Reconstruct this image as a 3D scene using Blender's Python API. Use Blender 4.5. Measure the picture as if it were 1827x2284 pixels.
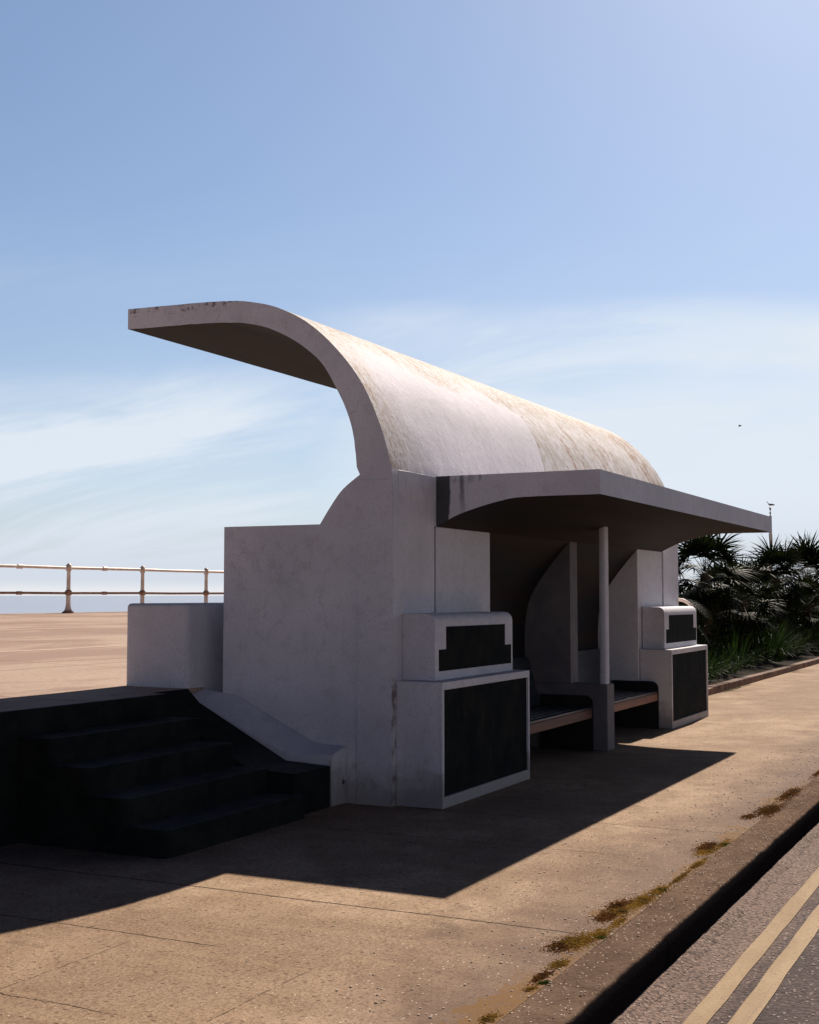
import bpy, bmesh, math, random
from mathutils import Vector, Matrix, noise

for o in list(bpy.data.objects):
    bpy.data.objects.remove(o, do_unlink=True)
scene = bpy.context.scene
COL = scene.collection

# ------------------------------------------------------------------ camera
cd = bpy.data.cameras.new('camera')
cam = bpy.data.objects.new('camera', cd)
COL.objects.link(cam)
cam.location = (0, 0, 1.6)
_r = Vector((0.4462, -0.8949, 0.0)).normalized()
_f = Vector((0.8930, 0.4453, 0.0647)).normalized()
_f = (_f - _r * _f.dot(_r)).normalized()
_u = _r.cross(_f)
cam.matrix_world = Matrix.Translation(cam.location) @ Matrix((_r, _u, -_f)).transposed().to_4x4()
cd.sensor_fit = 'VERTICAL'
cd.sensor_height = 24
cd.sensor_width = 24
cd.lens = 30.19
cd.clip_start = 0.05
cd.clip_end = 60000
scene.camera = cam

# ------------------------------------------------------------------ sky, sun, exposure
SUN_ELEV = math.radians(37.8)
SUN_AZ = math.radians(3.6)           # from +X towards +Y
world = bpy.data.worlds.new('World')
scene.world = world
world.use_nodes = True
wn, wl = world.node_tree.nodes, world.node_tree.links
for n in list(wn):
    wn.remove(n)
def W(t, **k):
    n = wn.new(t)
    for a, b in k.items():
        setattr(n, a, b)
    return n
def wmath(op, a, b=None, c=None, clamp=False):
    n = W('ShaderNodeMath', operation=op); n.use_clamp = clamp
    for i, v in enumerate((a, b, c)):
        if v is None: continue
        if isinstance(v, (int, float)): n.inputs[i].default_value = v
        else: wl.new(v, n.inputs[i])
    return n.outputs[0]
def wmix(f, a, b, mode='MIX'):
    n = W('ShaderNodeMix', data_type='RGBA', blend_type=mode)
    for s, v in ((n.inputs[0], f), (n.inputs[6], a), (n.inputs[7], b)):
        if isinstance(v, (int, float)): s.default_value = v
        elif isinstance(v, tuple): s.default_value = (*v, 1)
        else: wl.new(v, s)
    return n.outputs[2]
def wrange(v, a, b, c=0.0, d=1.0, smooth=True):
    n = W('ShaderNodeMapRange', interpolation_type='SMOOTHSTEP' if smooth else 'LINEAR')
    wl.new(v, n.inputs[0])
    for i, x in enumerate((a, b, c, d)): n.inputs[i + 1].default_value = x
    return n.outputs[0]
sky = W('ShaderNodeTexSky', sky_type='NISHITA')
sky.sun_disc = False
sky.sun_elevation = SUN_ELEV
sky.sun_rotation = math.pi / 2 - SUN_AZ
sky.air_density = 1.0
sky.dust_density = 0.6
sky.ozone_density = 2.0
co = W('ShaderNodeTexCoord')
sep = W('ShaderNodeSeparateXYZ')
wl.new(co.outputs['Generated'], sep.inputs[0])
dx, dy, dz = sep.outputs
gm = W('ShaderNodeGamma'); gm.inputs[1].default_value = 0.75
wl.new(sky.outputs[0], gm.inputs[0])
SKY_TINT = (0.885, 0.995, 1.18)
c0 = wmix(1.0, gm.outputs[0], SKY_TINT, 'MULTIPLY')
# unseen sky dimmed behind and overhead, low rear kept blue, to set the shade
back = wrange(wmath('ADD', wmath('MULTIPLY', dx, 0.87), wmath('MULTIPLY', dy, 0.5)), -0.25, 0.86, 0.0, 1.0)
hi = wrange(dz, 0.44, 0.80, 1.04, 0.14)
low = wrange(dz, 0.05, 0.55, 1.35, 0.25)
bc = W('ShaderNodeCombineXYZ')
for i, lo in enumerate((0.016, 0.070, 0.30)):
    A_ = wmath('MULTIPLY', back, hi)
    wl.new(wmath('ADD', A_, wmath('MULTIPLY', wmath('MULTIPLY', low, lo), wmath('SUBTRACT', 1.0, A_, clamp=True))), bc.inputs[i])
c0 = wmix(1.0, c0, bc.outputs[0], 'MULTIPLY')
# thin high cloud: noise on a plane far above, so it flattens towards the horizon
zz = wmath('ADD', wmath('MAXIMUM', dz, 0.0), 0.22)
cv = W('ShaderNodeCombineXYZ')
wl.new(wmath('DIVIDE', dx, zz), cv.inputs[0]); wl.new(wmath('DIVIDE', dy, zz), cv.inputs[1])
def wnoise(scale, detail, rough, off=(0, 0, 0), sc=(1, 1, 1), dist=0.0):
    m = W('ShaderNodeMapping')
    wl.new(cv.outputs[0], m.inputs[0])
    m.inputs['Location'].default_value = off; m.inputs['Scale'].default_value = sc
    n = W('ShaderNodeTexNoise'); wl.new(m.outputs[0], n.inputs['Vector'])
    n.inputs['Scale'].default_value = scale; n.inputs['Detail'].default_value = detail
    n.inputs['Roughness'].default_value = rough; n.inputs['Distortion'].default_value = dist
    return n.outputs['Fac']
az = wmath('ARCTAN2', dy, dx)        # azimuth from +X
big = wnoise(0.55, 6, 0.55, (3.1, 1.7, 0), (1, 0.7, 1), 0.3)
wis = wnoise(1.6, 8, 0.62, (0.4, 5.2, 0), (1.0, 0.28, 1), 0.6)
# a bank of haze-like cloud to the right of the shelter, fading out upwards
edge = wmath('ADD', dz, wmath('MULTIPLY', wmath('SUBTRACT', big, 0.5), 0.16))
bankA = wmath('MULTIPLY', wrange(az, 0.60, 0.42), wrange(edge, 0.222, 0.190))
bankB = wmath('MULTIPLY', wrange(az, 0.45, 0.62), wrange(edge, 0.170, 0.10))
puf = wnoise(3.2, 7, 0.6, (2.2, 0.6, 0), (1.0, 0.5, 1), 0.5)
bankA = wmath('MULTIPLY', bankA, wmath('ADD', wrange(big, 0.42, 0.54, 0.50, 0.85), wrange(puf, 0.40, 0.60, -0.12, 0.25)))
bankB = wmath('MULTIPLY', bankB, wrange(wis, 0.34, 0.58, 0.25, 1.0))
veil = wmath('MULTIPLY', wrange(wis, 0.35, 0.70, 0.05, 0.35), wrange(dz, 0.36, 0.10))
cl = wmath('ADD', wmath('MAXIMUM', bankA, bankB), veil, clamp=True)
CLOUD = (5.9, 6.45, 7.1)
c1 = wmix(wmath('MULTIPLY', cl, 0.95), c0, CLOUD)
hz = wmath('MULTIPLY', wrange(dz, 0.085, 0.0), 0.55)
c1 = wmix(hz, c1, (4.4, 4.8, 5.6))
c1 = wmix(wmath('MULTIPLY', wrange(dz, 0.014, 0.002), 0.7), c1, (6.9, 6.9, 6.9))
bg = W('ShaderNodeBackground')
wl.new(c1, bg.inputs[0])
bg.inputs[1].default_value = 0.085
wo = W('ShaderNodeOutputWorld')
wl.new(bg.outputs[0], wo.inputs[0])

sl = bpy.data.lights.new('sun', 'SUN')
sl.energy = 4.6
sl.angle = math.radians(0.53)
sl.color = (1.0, 0.885, 0.765)
sun = bpy.data.objects.new('sun', sl)
COL.objects.link(sun)
sd = Vector((math.cos(SUN_ELEV) * math.cos(SUN_AZ), math.cos(SUN_ELEV) * math.sin(SUN_AZ), math.sin(SUN_ELEV)))
sun.rotation_euler = sd.to_track_quat('Z', 'Y').to_euler()
sun.location = sd * 60

scene.view_settings.view_transform = 'Standard'
scene.view_settings.look = 'None'
scene.view_settings.exposure = 0.6
scene.view_settings.gamma = 1.0
scene.view_settings.use_curve_mapping = False

# ------------------------------------------------------------------ material helpers
class Mat:
    def __init__(s, name, rough=0.8, spec=0.3):
        s.m = bpy.data.materials.new(name); s.m.use_nodes = True
        s.n, s.l = s.m.node_tree.nodes, s.m.node_tree.links
        s.b = s.n['Principled BSDF']
        s.b.inputs['Roughness'].default_value = rough
        s.b.inputs['Specular IOR Level'].default_value = spec
        s.g = s.n.new('ShaderNodeNewGeometry')
        s.pos = s.g.outputs['Position']
        sp = s.n.new('ShaderNodeSeparateXYZ'); s.l.new(s.pos, sp.inputs[0])
        s.x, s.y, s.z = sp.outputs
    def put(s, sock, v):
        if isinstance(v, (int, float)): sock.default_value = v
        elif isinstance(v, (tuple, list)): sock.default_value = (*v, 1) if len(v) == 3 and sock.type == 'RGBA' else v
        else: s.l.new(v, sock)
    def math(s, op, a, b=None, clamp=False):
        n = s.n.new('ShaderNodeMath'); n.operation = op; n.use_clamp = clamp
        s.put(n.inputs[0], a)
        if b is not None: s.put(n.inputs[1], b)
        return n.outputs[0]
    def mul(s, *a):
        r = a[0]
        for v in a[1:]: r = s.math('MULTIPLY', r, v)
        return r
    def rng(s, v, a, b, c=0.0, d=1.0):
        n = s.n.new('ShaderNodeMapRange'); n.interpolation_type = 'SMOOTHSTEP'
        s.put(n.inputs[0], v)
        for i, x in enumerate((a, b, c, d)): n.inputs[i + 1].default_value = x
        return n.outputs[0]
    def vec(s, scale=(1, 1, 1), loc=(0, 0, 0)):
        m = s.n.new('ShaderNodeMapping'); s.l.new(s.pos, m.inputs[0])
        m.inputs['Scale'].default_value = scale; m.inputs['Location'].default_value = loc
        return m.outputs[0]
    def noise(s, scale, detail=4, rough=0.55, sc=(1, 1, 1), loc=(0, 0, 0), dist=0.0):
        n = s.n.new('ShaderNodeTexNoise'); s.l.new(s.vec(sc, loc), n.inputs['Vector'])
        n.inputs['Scale'].default_value = scale; n.inputs['Detail'].default_value = detail
        n.inputs['Roughness'].default_value = rough; n.inputs['Distortion'].default_value = dist
        return n.outputs['Fac']
    def vor(s, scale, sc=(1, 1, 1), feature='F1', out='Distance'):
        n = s.n.new('ShaderNodeTexVoronoi'); n.feature = feature; s.l.new(s.vec(sc), n.inputs['Vector'])
        n.inputs['Scale'].default_value = scale
        return n.outputs[out]
    def mix(s, f, a, b, mode='MIX'):
        n = s.n.new('ShaderNodeMix'); n.data_type = 'RGBA'; n.blend_type = mode
        s.put(n.inputs[0], f); s.put(n.inputs[6], a); s.put(n.inputs[7], b)
        return n.outputs[2]
    def col(s, v): s.put(s.b.inputs['Base Color'], v)
    def bump(s, h, strength=0.3, dist=0.01, prev=None):
        n = s.n.new('ShaderNodeBump'); n.inputs['Strength'].default_value = strength
        n.inputs['Distance'].default_value = dist; s.l.new(h, n.inputs['Height'])
        if prev is not None: s.l.new(prev, n.inputs['Normal'])
        s.l.new(n.outputs[0], s.b.inputs['Normal'])
        return n.outputs[0]

# painted render of the shelter
def paint(name, roof=False):
    m = Mat(name, 0.72 if roof else 0.7, 0.10 if roof else 0.2)
    n1 = m.noise(1.3, 5, 0.6); n2 = m.noise(9, 5, 0.6); n3 = m.noise(60, 3, 0.6)
    c = m.mix(m.rng(n1, 0.35, 0.7), (0.60, 0.59, 0.63), (0.70, 0.68, 0.72))
    c = m.mix(m.rng(n2, 0.50, 0.70, 0, 0.26), c, (0.42, 0.40, 0.41))
    c = m.mix(m.rng(n3, 0.50, 0.66, 0, 0.30), c, (0.34, 0.32, 0.34))
    bl = m.noise(0.9, 6, 0.7, (1, 1, 0.7), (5, 8, 3))
    c = m.mix(m.rng(bl, 0.54, 0.62, 0, 0.09), c, (0.30, 0.29, 0.33))
    # run-off streaks below edges, splash dirt near the ground
    st = m.noise(5.5, 4, 0.6, (1, 1, 0.08))
    c = m.mix(m.mul(m.rng(st, 0.60, 0.78), m.rng(n1, 0.40, 0.62, 0, 0.38)), c, (0.26, 0.20, 0.17))
    splash = m.mul(m.rng(m.math('ADD', m.z, m.math('MULTIPLY', n2, -0.42)), 0.16, -0.14), 0.65)
    c = m.mix(splash, c, (0.20, 0.17, 0.13))
    # vertical hairline rust line on the corner of the pillar and small spalls
    wob = m.math('MULTIPLY', m.math('SUBTRACT', m.noise(3.0, 4, 0.6), 0.5), 0.05)
    dl = m.math('ABSOLUTE', m.math('SUBTRACT', m.math('ADD', m.y, wob), 4.535))
    line = m.mul(m.rng(dl, 0.006, 0.001), m.rng(m.z, 1.05, 0.85), m.rng(n2, 0.45, 0.62, 0, 0.7), m.rng(m.x, 8.9, 8.85))
    c = m.mix(line, c, (0.10, 0.05, 0.03))
    sp = m.noise(2.6, 6, 0.7, (1.4, 1, 1), (7, 3, 1))
    edge_ = m.mul(m.rng(m.z, 3.985, 4.03), m.rng(m.noise(17, 5, 0.75), 0.52, 0.60))
    c = m.mix(m.mul(edge_, 0.8), c, (0.09, 0.06, 0.05))
    ds = m.n.new('ShaderNodeVectorMath'); ds.operation = 'DISTANCE'; m.l.new(m.pos, ds.inputs[0]); ds.inputs[1].default_value = (8.745, 4.93, 0.17)
    c = m.mix(m.rng(m.math('ADD', ds.outputs['Value'], m.math('MULTIPLY', m.noise(24, 4, 0.7), 0.10)), 0.085, 0.055), c, (0.012, 0.011, 0.012))
    c = m.mix(m.rng(sp, 0.735, 0.76, 0, 0.75), c, (0.12, 0.08, 0.06))
    # faint scratches on the broad wall, high up
    scr = m.noise(9, 6, 0.75, (1, 2.2, 0.7), (1, 5, 2), 2.5)
    sd_ = m.math('ABSOLUTE', m.math('SUBTRACT', scr, 0.5))
    sm_ = m.mul(m.rng(sd_, 0.020, 0.006), m.rng(m.y, 5.0, 5.25), m.rng(m.z, 1.55, 1.8), m.rng(m.z, 2.12, 2.0), m.rng(n2, 0.42, 0.58, 0, 0.55))
    c = m.mix(sm_, c, (0.22, 0.20, 0.22))
    # hairline cracks
    ck_ = m.n.new('ShaderNodeTexVoronoi'); ck_.feature = 'DISTANCE_TO_EDGE'; ck_.inputs['Scale'].default_value = 0.9
    wv = m.n.new('ShaderNodeVectorMath'); wv.operation = 'ADD'
    nc_ = m.n.new('ShaderNodeTexNoise'); nc_.inputs['Scale'].default_value = 3.5; nc_.inputs['Detail'].default_value = 5
    m.l.new(m.pos, nc_.inputs['Vector'])
    sc_ = m.n.new('ShaderNodeVectorMath'); sc_.operation = 'SCALE'; m.l.new(nc_.outputs['Color'], sc_.inputs[0]); sc_.inputs['Scale'].default_value = 0.35
    m.l.new(m.pos, wv.inputs[0]); m.l.new(sc_.outputs[0], wv.inputs[1]); m.l.new(wv.outputs[0], ck_.inputs['Vector'])
    c = m.mix(m.mul(m.rng(ck_.outputs['Distance'], 0.007, 0.002), m.rng(n1, 0.52, 0.62, 0, 0.20)), c, (0.20, 0.16, 0.15))
    if roof:
        c = m.mix(1.0, c, (1.10, 1.07, 1.10), 'MULTIPLY')
        stx = m.noise(3.2, 8, 0.72, (1, 0.30, 0.30), (2, 0, 0), 0.5)
        fin = m.noise(13, 7, 0.75, (1, 0.40, 0.40), (0, 4, 0))
        mot = m.noise(26, 5, 0.7, (1, 0.8, 0.8), (5, 1, 2))
        far = m.rng(m.math('ADD', m.x, m.math('MULTIPLY', m.z, -0.35)), 11.36, 11.42)
        near = m.rng(m.math('ADD', m.x, m.mul(n1, 0.9)), 9.95, 9.25)
        top = m.rng(m.math('ADD', m.z, m.mul(n1, 0.7)), 3.85, 4.10)
        wear = m.math('MAXIMUM', m.math('MAXIMUM', m.mul(far, 0.85), m.mul(near, 0.8)), top)
        c = m.mix(m.mul(wear, m.rng(n2, 0.38, 0.6, 0.35, 0.9)), c, (0.56, 0.525, 0.49))
        c = m.mix(m.mul(far, m.rng(n2, 0.42, 0.62, 0.0, 0.6)), c, (0.44, 0.41, 0.37))
        c = m.mix(m.mul(far, m.rng(m.noise(9, 5, 0.7, (1, .15, .15), (8, 0, 0)), 0.52, 0.66), 0.35), c, (0.33, 0.22, 0.13))
        pat = m.rng(m.noise(1.1, 4, 0.6, (1, 0.8, 0.8), (3, 7, 1)), 0.47, 0.56)
        c = m.mix(m.mul(m.math('MAXIMUM', m.mul(wear, pat), m.mul(top, 0.7)), m.rng(stx, 0.49, 0.54), m.rng(fin, 0.47, 0.53)), c, (0.25, 0.09, 0.02))
        c = m.mix(m.mul(m.math('MAXIMUM', top, m.mul(near, 0.5)), m.rng(mot, 0.47, 0.56), 0.85), c, (0.31, 0.17, 0.07))
        c = m.mix(m.mul(top, m.rng(m.noise(34, 4, 0.7), 0.53, 0.60), 0.8), c, (0.24, 0.215, 0.19))
        c = m.mix(m.mul(top, m.rng(m.noise(7, 5, 0.7, (1, 1, 1), (9, 9, 9)), 0.50, 0.58), 0.7), c, (0.40, 0.44, 0.46))
        sp2 = m.noise(13, 3, 0.6, (1, 1, 1), (3, 3, 9))
        c = m.mix(m.mul(m.rng(sp2, 0.66, 0.69), m.math('ADD', m.mul(wear, 0.8), 0.05)), c, (0.09, 0.05, 0.025))
        js = m.math('ABSOLUTE', m.math('SUBTRACT', m.math('ADD', m.x, m.math('MULTIPLY', m.z, -0.35)), 11.39))
        c = m.mix(m.rng(js, 0.012, 0.004, 0, 0.6), c, (0.20, 0.12, 0.07))
    m.col(c)
    nb = m.bump(n2, 0.25, 0.02)
    m.bump(n3, 0.25, 0.006, nb)
    return m
M = {}
M['paint'] = paint('painted_render').m
M['roof'] = paint('weathered_roof_paint', True).m
# canopy edge: same paint plus a damp stain where it springs from the pillar
def canopy_paint():
    m = paint('painted_canopy_edge')
    old = m.b.inputs['Base Color'].links[0].from_socket
    w = m.noise(4, 4, 0.6, (1, 1, 0.8))
    e = m.math('ADD', m.y, m.math('MULTIPLY', m.math('SUBTRACT', w, 0.5), 0.09))
    end = m.rng(m.x, 9.66, 9.64)
    s1 = m.mul(m.rng(e, 4.405, 4.425), end)
    d2 = m.math('ABSOLUTE', m.math('SUBTRACT', e, 4.30))
    s2 = m.mul(m.rng(d2, 0.035, 0.008, 0, 0.7), end, m.rng(m.z, 2.25, 2.5, 0.25, 1))
    d3 = m.mul(m.rng(m.noise(9, 4, 0.65, (1, 1, 0.35)), 0.5, 0.62), m.rng(m.z, 2.50, 2.58), m.rng(m.y, 3.9, 4.2), 0.85)
    s = m.math('MAXIMUM', m.math('MAXIMUM', s1, s2), d3)
    m.col(m.mix(m.mul(s, 0.93), old, (0.035, 0.04, 0.045)))
    return m.m
M['canopy'] = canopy_paint()
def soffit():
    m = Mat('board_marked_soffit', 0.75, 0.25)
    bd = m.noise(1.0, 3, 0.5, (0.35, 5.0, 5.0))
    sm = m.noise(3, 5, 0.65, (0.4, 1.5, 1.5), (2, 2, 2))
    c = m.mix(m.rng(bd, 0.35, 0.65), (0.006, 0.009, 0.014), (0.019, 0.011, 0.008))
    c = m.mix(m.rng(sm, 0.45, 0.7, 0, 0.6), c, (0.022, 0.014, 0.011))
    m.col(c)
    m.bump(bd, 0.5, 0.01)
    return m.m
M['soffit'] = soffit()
def simple(name, c1, c2, scale=8, rough=0.7, spec=0.3, bump=0.2, metal=0.0, sc=(1, 1, 1)):
    m = Mat(name, rough, spec)
    n = m.noise(scale, 5, 0.6, sc)
    m.col(m.mix(m.rng(n, 0.32, 0.68), c1, c2))
    m.b.inputs['Metallic'].default_value = metal
    if bump: m.bump(m.noise(scale * 6, 3, 0.6, sc), bump, 0.004)
    return m.m
def panel_mat():
    m = Mat('dark_panel_paint', 0.75, 0.03)
    n = m.noise(4, 6, 0.7); v = m.noise(7, 5, 0.7, (1, 1, 0.2)); g = m.noise(40, 4, 0.7)
    c = m.mix(m.rng(n, 0.36, 0.64), (0.004, 0.007, 0.009), (0.014, 0.015, 0.014))
    c = m.mix(m.rng(v, 0.52, 0.68, 0, 0.5), c, (0.026, 0.024, 0.020))
    c = m.mix(m.rng(g, 0.60, 0.70, 0, 0.5), c, (0.032, 0.030, 0.027))
    m.col(c); m.bump(g, 0.4, 0.004)
    return m.m
M['panel'] = panel_mat()
M['wood'] = simple('brown_bench_wood', (0.16, 0.075, 0.05), (0.25, 0.12, 0.075), 6, 0.6, 0.3, 0.3, sc=(0.2, 3, 3))
M['slat'] = simple('dark_bench_slat', (0.02, 0.028, 0.034), (0.045, 0.05, 0.055), 6, 0.38, 0.5, 0.2, sc=(0.2, 3, 3))
M['black'] = simple('black_bench_end', (0.006, 0.007, 0.008), (0.014, 0.014, 0.014), 8, 0.6, 0.3, 0.1)
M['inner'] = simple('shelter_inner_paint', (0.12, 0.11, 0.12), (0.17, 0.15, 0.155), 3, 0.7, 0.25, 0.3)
def step_mat():
    # sky light on treads and shade on risers are put into the colour
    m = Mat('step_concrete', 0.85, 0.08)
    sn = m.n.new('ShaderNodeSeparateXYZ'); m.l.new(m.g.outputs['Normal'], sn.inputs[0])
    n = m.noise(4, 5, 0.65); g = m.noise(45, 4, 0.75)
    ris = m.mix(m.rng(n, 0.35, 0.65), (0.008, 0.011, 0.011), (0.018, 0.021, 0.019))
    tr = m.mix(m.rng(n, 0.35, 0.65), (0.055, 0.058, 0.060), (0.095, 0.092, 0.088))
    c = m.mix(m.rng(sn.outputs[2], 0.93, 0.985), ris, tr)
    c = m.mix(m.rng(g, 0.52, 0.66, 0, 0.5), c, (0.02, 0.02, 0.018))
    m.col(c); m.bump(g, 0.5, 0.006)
    return m.m
M['step'] = step_mat()
M['rail'] = simple('weathered_railing_paint', (0.74, 0.64, 0.55), (0.58, 0.44, 0.36), 7, 0.5, 0.4, 0.2)
M['railrust'] = simple('rusty_railing', (0.26, 0.13, 0.09), (0.42, 0.27, 0.20), 9, 0.8, 0.2, 0.3)
M['pole'] = simple('cream_column_paint', (0.60, 0.52, 0.44), (0.50, 0.42, 0.35), 3, 0.5, 0.4, 0.0)
M['metal'] = simple('grey_metal', (0.10, 0.10, 0.10), (0.18, 0.17, 0.16), 5, 0.5, 0.5, 0.0)
M['soil'] = simple('bed_soil', (0.012, 0.009, 0.007), (0.03, 0.021, 0.014), 6, 0.95, 0.03, 0.8)
M['trunk'] = simple('fibrous_trunk', (0.035, 0.022, 0.014), (0.09, 0.06, 0.035), 14, 0.95, 0.1, 0.8)
M['bedkerb'] = simple('brown_bed_kerb', (0.26, 0.16, 0.11), (0.12, 0.07, 0.05), 5, 0.9, 0.2, 0.5)
M['gullwhite'] = simple('gull_white', (0.6, 0.58, 0.55), (0.5, 0.48, 0.45), 20, 0.8, 0.2, 0)
M['gullgrey'] = simple('gull_grey', (0.12, 0.12, 0.13), (0.07, 0.07, 0.08), 20, 0.8, 0.2, 0)
M['beak'] = simple('gull_beak', (0.5, 0.28, 0.03), (0.4, 0.2, 0.03), 20, 0.6, 0.3, 0)
def leafmat(name, a, b, tr=0.35, scale=1.3, spec=0.5, rough=0.38):
    m = Mat(name, rough, spec)
    n = m.noise(scale, 3, 0.6); n2 = m.noise(9, 2, 0.5)
    c = m.mix(m.rng(n, 0.35, 0.65), a, b)
    c = m.mix(m.rng(n2, 0.55, 0.8, 0, 0.4), c, (b[0] * 1.6, b[1] * 1.4, b[2] * 1.2))
    m.col(c)
    t = m.n.new('ShaderNodeBsdfTranslucent'); m.put(t.inputs[0], m.mix(1.0, c, (1.5, 1.5, 0.7), 'MULTIPLY'))
    x = m.n.new('ShaderNodeMixShader'); x.inputs[0].default_value = tr
    m.l.new(m.b.outputs[0], x.inputs[1]); m.l.new(t.outputs[0], x.inputs[2])
    m.l.new(x.outputs[0], m.n['Material Output'].inputs[0])
    return m.m
M['palm'] = leafmat('palm_leaf', (0.007, 0.012, 0.007), (0.015, 0.022, 0.010), 0.15, spec=0.012, rough=0.5)
M['deadleaf'] = leafmat('dead_palm_leaf', (0.055, 0.030, 0.016), (0.030, 0.018, 0.011), 0.2, spec=0.05, rough=0.8)
M['grassy'] = leafmat('strap_leaf', (0.012, 0.028, 0.012), (0.028, 0.052, 0.020), 0.25, spec=0.02, rough=0.5)
M['shrub'] = leafmat('shrub_leaf', (0.009, 0.017, 0.009), (0.018, 0.027, 0.013), 0.18, spec=0.012, rough=0.5)
M['weed'] = leafmat('dry_weed', (0.27, 0.155, 0.055), (0.15, 0.09, 0.045), 0.3, 6, 0.2, 0.8)
M['weedred'] = leafmat('reddish_weed', (0.15, 0.065, 0.04), (0.09, 0.045, 0.03), 0.25, 6, 0.2, 0.8)
M['weedgreen'] = leafmat('green_weed', (0.05, 0.06, 0.02), (0.03, 0.045, 0.02), 0.3, 6, 0.2, 0.8)

def pavement_mat():
    m = Mat('pavement_concrete', 0.88, 0.10)
    n0 = m.noise(0.45, 5, 0.6); n1 = m.noise(2.2, 6, 0.62); n2 = m.noise(26, 5, 0.65); n3 = m.noise(120, 3, 0.7)
    br = m.noise(3.0, 4, 0.6, (2.6, 0.35, 1))
    n4 = m.noise(55, 4, 0.8)
    c = m.mix(m.rng(n1, 0.38, 0.62), (0.36, 0.240, 0.152), (0.50, 0.352, 0.238))
    c = m.mix(m.rng(n0, 0.40, 0.60, 0, 0.6), c, (0.215, 0.135, 0.088))
    c = m.mix(m.rng(br, 0.47, 0.66, 0, 0.45), c, (0.40, 0.285, 0.175))
    c = m.mix(m.rng(m.noise(7, 5, 0.7), 0.52, 0.66, 0, 0.35), c, (0.20, 0.13, 0.085))
    c = m.mix(m.rng(n2, 0.50, 0.66, 0, 0.38), c, (0.15, 0.095, 0.060))
    c = m.mix(m.rng(n4, 0.52, 0.62, 0, 0.65), c, (0.105, 0.066, 0.040))
    c = m.mix(m.rng(n4, 0.46, 0.38, 0, 0.55), c, (0.47, 0.35, 0.23))
    c = m.mix(m.rng(n3, 0.52, 0.66, 0, 0.6), c, (0.09, 0.055, 0.035))
    pv_ = m.vor(46, (1.0, 0.5, 1)); pc_ = m.vor(46, (1.0, 0.5, 1), out='Color')
    pr_ = m.n.new('ShaderNodeSeparateColor'); m.l.new(pc_, pr_.inputs[0])
    c = m.mix(m.mul(m.rng(pv_, 0.34, 0.20), m.rng(pr_.outputs[1], 0.80, 0.84), 0.8), c, (0.075, 0.040, 0.025))
    mz = m.noise(1.7, 5, 0.7, (1, 1, 1), (4, 1, 0))
    c = m.mix(m.rng(mz, 0.60, 0.68, 0, 0.4), c, (0.12, 0.085, 0.06))
    # darker ground towards the kerb
    ed = m.math('ADD', m.y, m.math('MULTIPLY', n1, 0.9))
    c = m.mix(m.rng(ed, 3.35, 2.30, 0, 0.72), c, (0.120, 0.076, 0.062))
    # bright grit
    v = m.vor(17)
    vc = m.vor(17, out='Color')
    rs = m.n.new('ShaderNodeSeparateColor'); m.l.new(vc, rs.inputs[0])
    g = m.mul(m.rng(v, 0.10, 0.06), m.rng(rs.outputs[0], 0.86, 0.88))
    v2 = m.vor(75); vc2 = m.vor(75, out='Color')
    rs2 = m.n.new('ShaderNodeSeparateColor'); m.l.new(vc2, rs2.inputs[0])
    g2 = m.mul(m.rng(v2, 0.38, 0.26), m.rng(rs2.outputs[0], 0.965, 0.975), m.rng(m.y, 3.4, 2.0, 0.40, 1.0))
    c = m.mix(m.math('MAXIMUM', m.mul(g, 0.8), g2), c, (0.78, 0.66, 0.52))
    # joints between slabs
    wob = m.math('ADD', m.math('MULTIPLY', m.math('SUBTRACT', m.noise(1.2, 2, 0.5), 0.5), 0.03),
                 m.math('MULTIPLY', m.math('SUBTRACT', m.noise(14, 3, 0.6), 0.5), 0.018))
    xx = m.math('ADD', m.x, wob)
    tot = None
    for xj, y0, y1, wd, st in [(4.98, 3.4, 20, .007, .9), (5.93, 2.0, 20, .009, 1), (7.80, 2.35, 20, .006, .75), (8.83, 1.92, 20, .007, .85),
                               (10.75, 1.92, 20, .006, .6), (12.7, 2.2, 20, .006, .5), (14.6, 1.9, 20, .006, .5), (17.4, 1.9, 20, .007, .5), (3.1, 1.9, 20, .008, .8), (20.2, 1.9, 20, .008, .5)]:
        d = m.math('ABSOLUTE', m.math('SUBTRACT', xx, xj))
        a = m.mul(m.rng(d, wd, wd * 0.45), m.rng(m.y, y0, y0 + 0.15), m.rng(m.y, y1, y1 - 0.1), st)
        tot = a if tot is None else m.math('MAXIMUM', tot, a)
    yw = m.math('ADD', m.y, wob)
    for yj, x0, x1, st in [(3.88, 3.4, 4.92, .5), (2.89, 3.7, 4.92, .55)]:
        d = m.math('ABSOLUTE', m.math('SUBTRACT', yw, yj))
        tot = m.math('MAXIMUM', tot, m.mul(m.rng(d, .006, .003), m.rng(m.x, x0, x0 + .1), m.rng(m.x, x1, x1 - .1), m.rng(n2, .40, .55), st))
    # long crack from the left corner
    d = m.math('ABSOLUTE', m.math('SUBTRACT', xx, m.math('ADD', 4.01, m.math('MULTIPLY', m.math('SUBTRACT', m.noise(2.2, 5, 0.7), 0.5), 0.10))))
    tot = m.math('MAXIMUM', tot, m.mul(m.rng(d, .006, .002), 0.8, m.rng(m.y, 3.2, 3.4)))
    c = m.mix(tot, c, (0.030, 0.020, 0.014))
    jm = m.noise(1.6, 6, 0.75, (1, 1, 1), (6, 2, 0))
    jb = m.mul(m.rng(m.math('SUBTRACT', m.y, m.mul(m.rng(jm, 0.40, 0.70), 0.22)), 1.965, 1.925), m.rng(jm, 0.42, 0.56), m.rng(n2, 0.34, 0.52, 0.3, 1))
    c = m.mix(m.mul(jb, 0.85), c, (0.20, 0.105, 0.035))
    m.col(c)
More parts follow.
